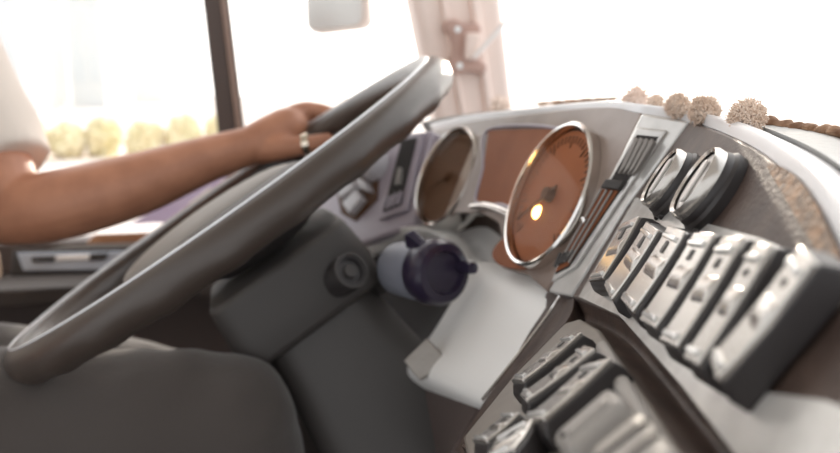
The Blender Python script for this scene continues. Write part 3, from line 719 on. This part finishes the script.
# hand: thumb inside the rim, fingers outside and wrapped under
limb([WR, P(268, 138, .992), P(288, 128, 1.0)], [.0235, .026, .026])
limb([P(262, 150, .985), P(282, 148, .972), P(306, 145, .962), P(328, 140, .966)], [.017, .0145, .0115, .009])
FH = [  # knuckle, middle, tip chains on the far side of the rim
    ([(284, 119, 1.0), (302, 110.5, 1.01), (318, 111, 1.015), (336, 115, 1.012)], .0105),
    ([(284, 121, 1.025), (306, 117, 1.045), (322, 126, 1.05), (322, 140, 1.04)], .0105),
    ([(280, 126, 1.035), (300, 124, 1.06), (314, 136, 1.065), (312, 149, 1.05)], .010),
    ([(274, 132, 1.035), (290, 134, 1.06), (302, 144, 1.062), (302, 155, 1.045)], .0085)]
for ch, r in FH: limb([P(*p) for p in ch], [r * 1.2, r * 1.05, r, r * .8], 14)
ball(bm, P(283, 124, 1.015), .02, (1, 1, .9), 3)
# right arm, resting on the thigh out of the picture
RS = SH + VR * .38; RE = RS + V((-.02, -.1, -.3)); RH = V((-.60, .56, .68))
limb([RS, (RS + RE) / 2 + V((0, -.01, 0)), RE], [.055, .048, .04]); limb([RE, (RE + RH) / 2, RH], [.04, .036, .025])
limb([RH, RH + V((.08, .03, -.004))], [.028, .03])
for k in range(4):
    b0 = RH + V((.09, .06 - k * .022, 0)); limb([b0, b0 + V((.04, .005, -.005)), b0 + V((.065, .006, -.03))], [.0105, .010, .008], 12)
limb([RH + V((.02, .045, 0)), RH + V((.06, .075, .0)), RH + V((.09, .085, -.01))], [.014, .012, .009], 12)
# neck and head
NB = (SH + RS) / 2 + V((0, 0, .03)); HC = NB + V((.035, 0, .20))
limb([NB, NB + V((.01, 0, .06)), HC + V((-.01, 0, -.06))], [.06, .056, .055])
HFr = Fr(HC, FWD, -VR)     # x forward, y left, z up
ball(bm, HC + V((-.005, 0, .03)), .1, (.98, .78, 1.0), 4, HFr); ball(bm, HFr.w(.022, 0, -.045), .072, (.95, .82, 1.0), 4, HFr)
limb([HFr.w(.092, 0, .03), HFr.w(.108, 0, .0), HFr.w(.104, 0, -.012)], [.009, .014, .012])
for s in (-1, 1): ball(bm, HFr.w(-.005, s * .078, .005), .03, (.6, .28, 1.0), 3, HFr)
limb([HFr.w(.09, -.022, -.05), HFr.w(.096, 0, -.049), HFr.w(.09, .022, -.05)], [.006, .008, .006])
body = remesh('body', bm, M['skin'], drv, .0032, 4)
bm = bmesh.new(); ball(bm, HC + V((-.018, 0, .048)), .103, (.99, .82, .93), 4, HFr)
for v in bm.verts:
    q = v.co - HC
    if q.dot(HFr.ex) > .062 and q.z < .085: v.co -= HFr.ex * .05
link('hair', bm, M['hair'], drv)
for s in (-1, 1):
    link('eye', ball(bmesh.new(), HFr.w(.083, s * .032, .012), .012, sub=2), M['paperw'], drv); 
    link('eyebrow', tube(bmesh.new(), catmull([HFr.w(.088, s * .018, .034), HFr.w(.09, s * .034, .038), HFr.w(.08, s * .05, .033)]), .003, 8), M['hair'], drv)
# ring on the thumb
ra = P(301, 145.5, .964); rb = P(312, 143.5, .963); rdir = (rb - ra).normalized()
link('ring', lathe(bmesh.new(), P(307, 144.5, .9635), rdir, [(.0118, -.0045), (.0136, -.004), (.0136, .004), (.0118, .0045), (.0112, 0), (.0118, -.0045)], 28), M['gold'], drv)['label'] = 'pale metal ring'
# shirt
bm = bmesh.new()
def limb2(pts, rads, caps=True, n=6):
    c = catmull(pts, n); rc = [x.x for x in catmull([V((r, 0, 0)) for r in rads], n)]; tube(bm, c, rc, 24)
    if caps: ball(bm, pts[0], rads[0] * .98, sub=3)
HIP = V((-.62, .75, .585)); CH = (SH + RS) / 2
limb2([SH, P(-42, 85, .968), P(0, 172, .945)], [.068, .066, .060]); limb2([RS, (RS + RE) / 2 + V((0, -.01, 0)), RS * .3 + RE * .7], [.068, .064, .058])
for s in (-.1, 0, .1):
    limb2([CH + VR * s + V((0, 0, -.05)), (CH + HIP) / 2 + VR * s * .9, HIP + VR * s * .9], [.1, .115, .11]); ball(bm, HIP + VR * s * .9, .11, sub=3)
limb2([SH + VR * .05 + V((0, 0, -.005)), CH + V((0, 0, .01)), RS - VR * .05 + V((0, 0, -.005))], [.062, .068, .062])
limb2([CH + V((0, 0, .0)), NB + V((.005, 0, .03))], [.085, .066])
sh = remesh('shirt', bm, M['shirt'], drv, .006, 4)
for v in sh.data.vertices:
    v.co += V((noise.noise(v.co * 14), noise.noise(v.co * 14 + V((5, 0, 0))), noise.noise(v.co * 14 + V((0, 5, 0))))) * .006
# trousers
bm = bmesh.new()
KN = P(232, 420, .73); HR = HIP + VR * .1 + V((0, 0, -.02)); HL = HIP - VR * .1 + V((0, 0, -.02))
KL = V((-.15, 1.0, .47)); AR = V((-.10, KN.y + .02, .13)); AL = V((0.0, 1.03, .12))
limb2([HR, HR * .5 + KN * .5 + V((0, 0, .012)), KN], [.1, .078, .058]); ball(bm, KN, .058, sub=3)
limb2([KN, (KN + AR) / 2, AR], [.056, .056, .048], False)
limb2([HL, (HL + KL) / 2 + V((0, 0, .01)), KL], [.1, .08, .06]); ball(bm, KL, .06, sub=3)
limb2([KL, (KL + AL) / 2, AL], [.058, .056, .048], False)
for s in (-.08, 0, .08): ball(bm, HIP + VR * s + V((-.01, 0, -.02)), .115, sub=3)
tr_ = remesh('trousers', bm, M['trouser'], drv, .007, 3)
for v in tr_.data.vertices:
    w_ = noise.noise(V((v.co.x * 13, v.co.y * 6, v.co.z * 20))) * .007 + noise.noise(V((v.co.x * 30, v.co.y * 20, v.co.z * 34))) * .003
    v.co += v.normal * w_
for a in (AR, AL):
    bm = bmesh.new()
    ft = V((a.x, a.y, 0))
    limb_pts = [V((a.x - .02, a.y, .05)), V((a.x + .06, a.y + .015, .05)), V((a.x + .17, a.y + .04, .035)), V((a.x + .22, a.y + .05, .03))]
    c = catmull(limb_pts, 6); tube(bm, c, [.046] * 7 + [.044] * 6 + [.038] * 5 + [.026], 18); ball(bm, limb_pts[0], .045, sub=3); tube(bm, [a + V((0, 0, .03)), V((a.x, a.y, .06))], .044, 18)
    for v in bm.verts: v.co.z = max(.002, v.co.z)
    remesh('shoe', bm, M['shoe'], drv, .005, 3)

# ------------------------------------------------------------------ driver's seat
seat = thing('driver_seat', 'mottled brown fabric driver seat under the driver at the left', 'seat', V((-.66, .75, 0)))
SFr = Fr(V((-.66, .75, 0)), FWD, -VR)
link('seat_cushion', obox(bmesh.new(), SFr, -.22, .26, -.25, .25, .40, .505), M['fabric'], seat, bevel=.03, bseg=4)
BFr = Fr(SFr.w(-.2, 0, .48), FWD * .97 + V((0, 0, .15)), -VR)
link('backrest', obox(bmesh.new(), BFr, -.13, -.02, -.25, .25, -.05, .62), M['fabric'], seat, bevel=.03, bseg=4)
link('headrest', obox(bmesh.new(), BFr, -.12, -.03, -.13, .13, .64, .85), M['fabric'], seat, bevel=.03, bseg=4)
ar = P(-12, 268, 1.06); arl = SFr
AF = Fr(ar, FWD, -VR)
link('armrest', obox(bmesh.new(), AF, -.26, .012, -.03, .03, -.025, .025), M['fabric'], seat, bevel=.015, bseg=4)
link('armrest_bracket', tube(bmesh.new(), [AF.w(-.24, -.0, 0), AF.w(-.25, -.06, -.1), SFr.w(-.2, .24, .5)], .014, 12), M['black'], seat)
link('pedestal', loft(bmesh.new(), [[SFr.w(x, y, 0) for x, y in rrect(.2, .2, .05)], [SFr.w(x, y, .1) for x, y in rrect(.17, .17, .05)], [SFr.w(x, y, .40) for x, y in rrect(.15, .16, .05)]]), M['black'], seat)

# ------------------------------------------------------------------ light
SKY0, SKY1 = 1.25, 3.6
w = bpy.data.worlds.new('world'); S.world = w; w.use_nodes = True
nt = w.node_tree; bg = nt.nodes['Background']
sd = ray(600, -60).normalized()
tc = nt.nodes.new('ShaderNodeTexCoord'); dt = nt.nodes.new('ShaderNodeVectorMath'); dt.operation = 'DOT_PRODUCT'
dt.inputs[1].default_value = sd
mr = nt.nodes.new('ShaderNodeMapRange'); mr.interpolation_type = 'SMOOTHSTEP'
mr.inputs[1].default_value = -.35; mr.inputs[2].default_value = 1.0; mr.inputs[3].default_value = SKY0; mr.inputs[4].default_value = SKY1
rp = nt.nodes.new('ShaderNodeValToRGB')
rp.color_ramp.elements[0].position = .3; rp.color_ramp.elements[0].color = (.97, .985, 1, 1)
rp.color_ramp.elements[1].position = 1; rp.color_ramp.elements[1].color = (1, .93, .86, 1)
nt.links.new(tc.outputs['Generated'], dt.inputs[0]); nt.links.new(dt.outputs['Value'], mr.inputs[0]); nt.links.new(mr.outputs[0], bg.inputs[1])
nt.links.new(dt.outputs['Value'], rp.inputs[0]); nt.links.new(rp.outputs[0], bg.inputs[0])
sun = bpy.data.lights.new('sun', 'SUN'); sun.energy = 4.0; sun.angle = math.radians(1.5); sun.color = (1, .86, .70)
so = bpy.data.objects.new('sun', sun); COL.objects.link(so)
so.rotation_euler = (-sd).to_track_quat('-Z', 'Y').to_euler(); so.location = (2, 8, 4)
S.cycles.use_denoising = True
S.cycles.max_bounces = 8; S.cycles.transparent_max_bounces = 16
S.cycles.sample_clamp_indirect = 6

#for q_ in ((641,113),(600,107),(546,291),(598,200)): print('DEPTH', q_, CL.depth(*q_), PB.depth(*q_))
